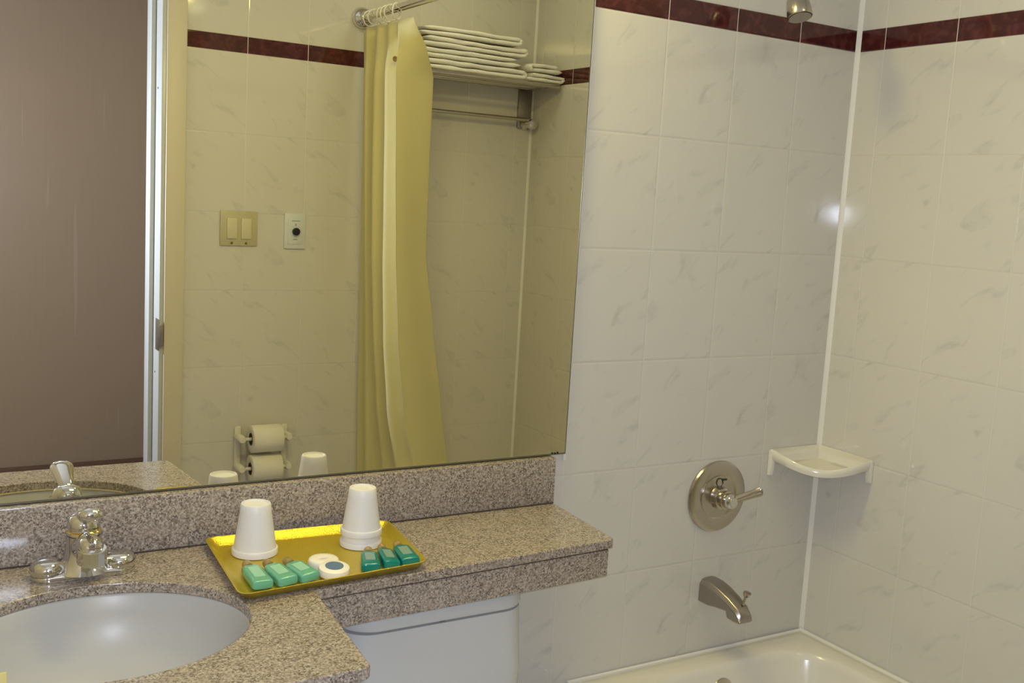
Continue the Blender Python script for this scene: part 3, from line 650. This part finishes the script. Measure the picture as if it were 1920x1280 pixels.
def towel(label, cx, cy, z, wx, wy, th, flip, seed, rot=0.0, group=None):
    # one long cloth folded over once: a ribbon path in x-z with a round fold at one end, wide in y
    tk = th/2; r = tk/2; path = []
    L0, L1 = -wx/2+r, wx/2-r
    for k in range(31): path.append((L0-0.004+(L1-L0)*k/30, r, 0))
    for k in range(1, 10):
        a = -math.pi/2+math.pi*k/10; path.append((L1+r*1.5*math.cos(a), 2*r+r*math.sin(a), k/10))
    for k in range(31): path.append((L1-(L1-L0-0.012)*k/30, 3*r, 1))
    rings = []; n = 28; P_ = len(path)
    for i, (x, zz, b) in enumerate(path):
        p0 = path[max(i-1, 0)]; p1 = path[min(i+1, P_-1)]
        d = Vector((p1[0]-p0[0], p1[1]-p0[1])).normalized(); nx, nz_ = -d.y, d.x
        e = min(1.0, min(i, P_-1-i)/2.5); e = max(0.12, math.sin(e*math.pi/2))
        f = 1 if not flip else -1
        ring = []
        for k in range(n):
            a = 2*math.pi*k/n; c, sn = math.cos(a), math.sin(a)
            yy = math.copysign(abs(c)**0.25, c)*wy/2; t_ = math.copysign(abs(sn)**0.6, sn)*r*0.98*e
            t_ *= 1+0.22*noise.noise(Vector((x*18, b*3+seed, yy*10)))
            px = (x+nx*t_); pz = zz+nz_*t_
            w1 = noise.noise(Vector((px*6, seed*0.31, 0.7)))*0.006*pz/th
            w2 = noise.noise(Vector((px*14, yy*8, seed)))*0.0022
            py = yy+(0.007*noise.noise(Vector((px*9, seed*2.1, b*4)))+0.004*noise.noise(Vector((px*25, seed, b*7))))
            v = Vector((f*px+0.004*noise.noise(Vector((yy*12, seed, pz*60))), py, max(0.0004, pz+w1+w2*min(1, pz/r))))
            v.rotate(Matrix.Rotation(rot, 3, 'Z')); ring.append(tuple(v+Vector((cx, cy, z))))
        rings.append(ring)
    o = MB().loft(rings).build('folded_towel', TERRY, origin=(cx, cy, z), angle=180)
    return tag(o, label, 'towel', group)
GT = 'white bath towels stacked on the towel rack'; GH = 'small white towels beside the tall stack'
zs = Z(0.0005)
lab = ('bottom white bath towel of the tall stack, resting on the rails', 'second white bath towel from the bottom of the tall stack', 'third white bath towel up, near the top of the tall stack', 'topmost white bath towel of the tall stack')
for i, (cx, wx, th, dy, rt_) in enumerate(((-0.372, 0.42, 0.037, 0.0, 0), (-0.378, 0.405, 0.036, 0.003, 0.01), (-0.366, 0.415, 0.036, -0.002, -0.01), (-0.380, 0.39, 0.034, 0.0, 0.012))):
    towel(lab[i], cx, yw(0.108)+dy, zs, wx, 0.185, th-0.0025, i == 1, 3.1+i*4.7, rt_, GT); zs += th
zs = Z(0.0005)
towel('lower of two small folded white towels beside the tall stack', -0.082, yw(0.115), zs, 0.150, 0.185, 0.031, False, 31, 0, GH)
towel('upper of two small folded white towels beside the tall stack', -0.075, yw(0.120), zs+0.032, 0.128, 0.180, 0.032, True, 37, 0.0, GH)

# ------------------------------------------------------------------ switch plates (opposite wall)
yf = -D
sw = thing('light_switch', 'ivory double rocker light switch on the tiled wall', 'light switch', (-1.088, yf, Z(-0.552)))
swp = MB().box(-1.149, -1.027, yf+0.0003, yf+0.006, Z(-0.608), Z(-0.496), 0.0025).build('plate', IVORY, sw)
for x in (-1.111, -1.0645):
    r_ = MB().box(x-0.0162, x+0.0162, yf+0.0055, yf+0.0095, Z(-0.585), Z(-0.519), 0.001).build('rocker', IVORY2, swp)
    MB().lathe([(0.0042, 0.0), (0.0042, 0.0008), (0.003, 0.0012)], (x, yf+0.006, Z(-0.599)), (0, 1, 0), 14).build('screw', mat('brass_screw', (0.20, 0.15, 0.05), 0.4, 0.6), swp)
tm = thing('timer_switch', 'white wall timer plate with round black knob', 'timer switch', (-0.9005, yf, Z(-0.554)))
MB().box(-0.9365, -0.8645, yf+0.0003, yf+0.006, Z(-0.613), Z(-0.496), 0.002).build('plate', WPLATE, tm)
MB().box(-0.925, -0.876, yf+0.0058, yf+0.0075, Z(-0.598), Z(-0.514), 0.001).build('inner_panel', WPLATE, tm)
MB().lathe([(0.0125, 0.006), (0.0125, 0.017), (0.0105, 0.019), (0.0005, 0.0195)], (-0.8985, yf, Z(-0.5555)), (0, 1, 0), 28).build('knob', BLACK, tm, angle=40)
mb = MB().box(-0.913, -0.884, yf+0.0075, yf+0.0078, Z(-0.522), Z(-0.519)).box(-0.9005, -0.8965, yf+0.0075, yf+0.0078, Z(-0.536), Z(-0.529))
mb.box(-0.907, -0.892, yf+0.0075, yf+0.0078, Z(-0.583), Z(-0.580))
for k in range(9):
    a = math.pi*(0.1+0.2*k); mb.box(-0.8985+0.0185*math.cos(a)-0.0008, -0.8985+0.0185*math.cos(a)+0.0008, yf+0.0075, yf+0.0078, Z(-0.5555)+0.0185*math.sin(a)-0.0008, Z(-0.5555)+0.0185*math.sin(a)+0.0008)
mb.build('printed_marks', GREYINK, tm, smooth=False)

# ------------------------------------------------------------------ toilet paper holder
tp = thing('toilet_paper_holder', 'white double toilet paper holder on the tiled wall', 'paper holder', (-1.0, yf, Z(-1.29)))
for x in (-1.078, -0.920):
    for zc in (-1.238, -1.338):
        MB().lathe([(0.012, 0.0005), (0.013, 0.03), (0.013, 0.062), (0.010, 0.068)], (x, yf, Z(zc)), (0, 1, 0), 20).build('post', CERM, tp)
    MB().box(x-0.011, x+0.011, yf+0.0004, yf+0.012, Z(-1.375), Z(-1.205), 0.005).build('side_plate', CERM, tp)
for zc in (-1.238, -1.338):
    MB().tube([(-1.078, yf+0.060, Z(zc)), (-0.920, yf+0.060, Z(zc))], 0.006, 12).build('spindle', CERM, tp)
for zc, lb in ((-1.238, 'upper toilet paper roll on the double wall holder'), (-1.338, 'lower toilet paper roll on the double wall holder')):
    t = thing('toilet_paper_roll', lb, 'toilet paper', (-1.0, yf+0.060, Z(zc)), 'toilet paper rolls on the wall holder')
    R_ = 0.0455; c = (-1.050, yf+0.060, Z(zc))
    MB().lathe([(0.021, 0.001), (0.022, 0.0), (R_-0.001, 0.0), (R_, 0.001), (R_, 0.099), (R_-0.001, 0.100), (0.022, 0.100), (0.021, 0.099), (0.021, 0.001)], c, (1, 0, 0), 40, False, False).build('paper', PAPER, t, angle=50)
    MB().lathe([(0.0205, -0.0005), (0.0205, 0.1005), (0.019, 0.1005), (0.019, -0.0005), (0.0205, -0.0005)], c, (1, 0, 0), 32, False, False).build('core', CARD, t)
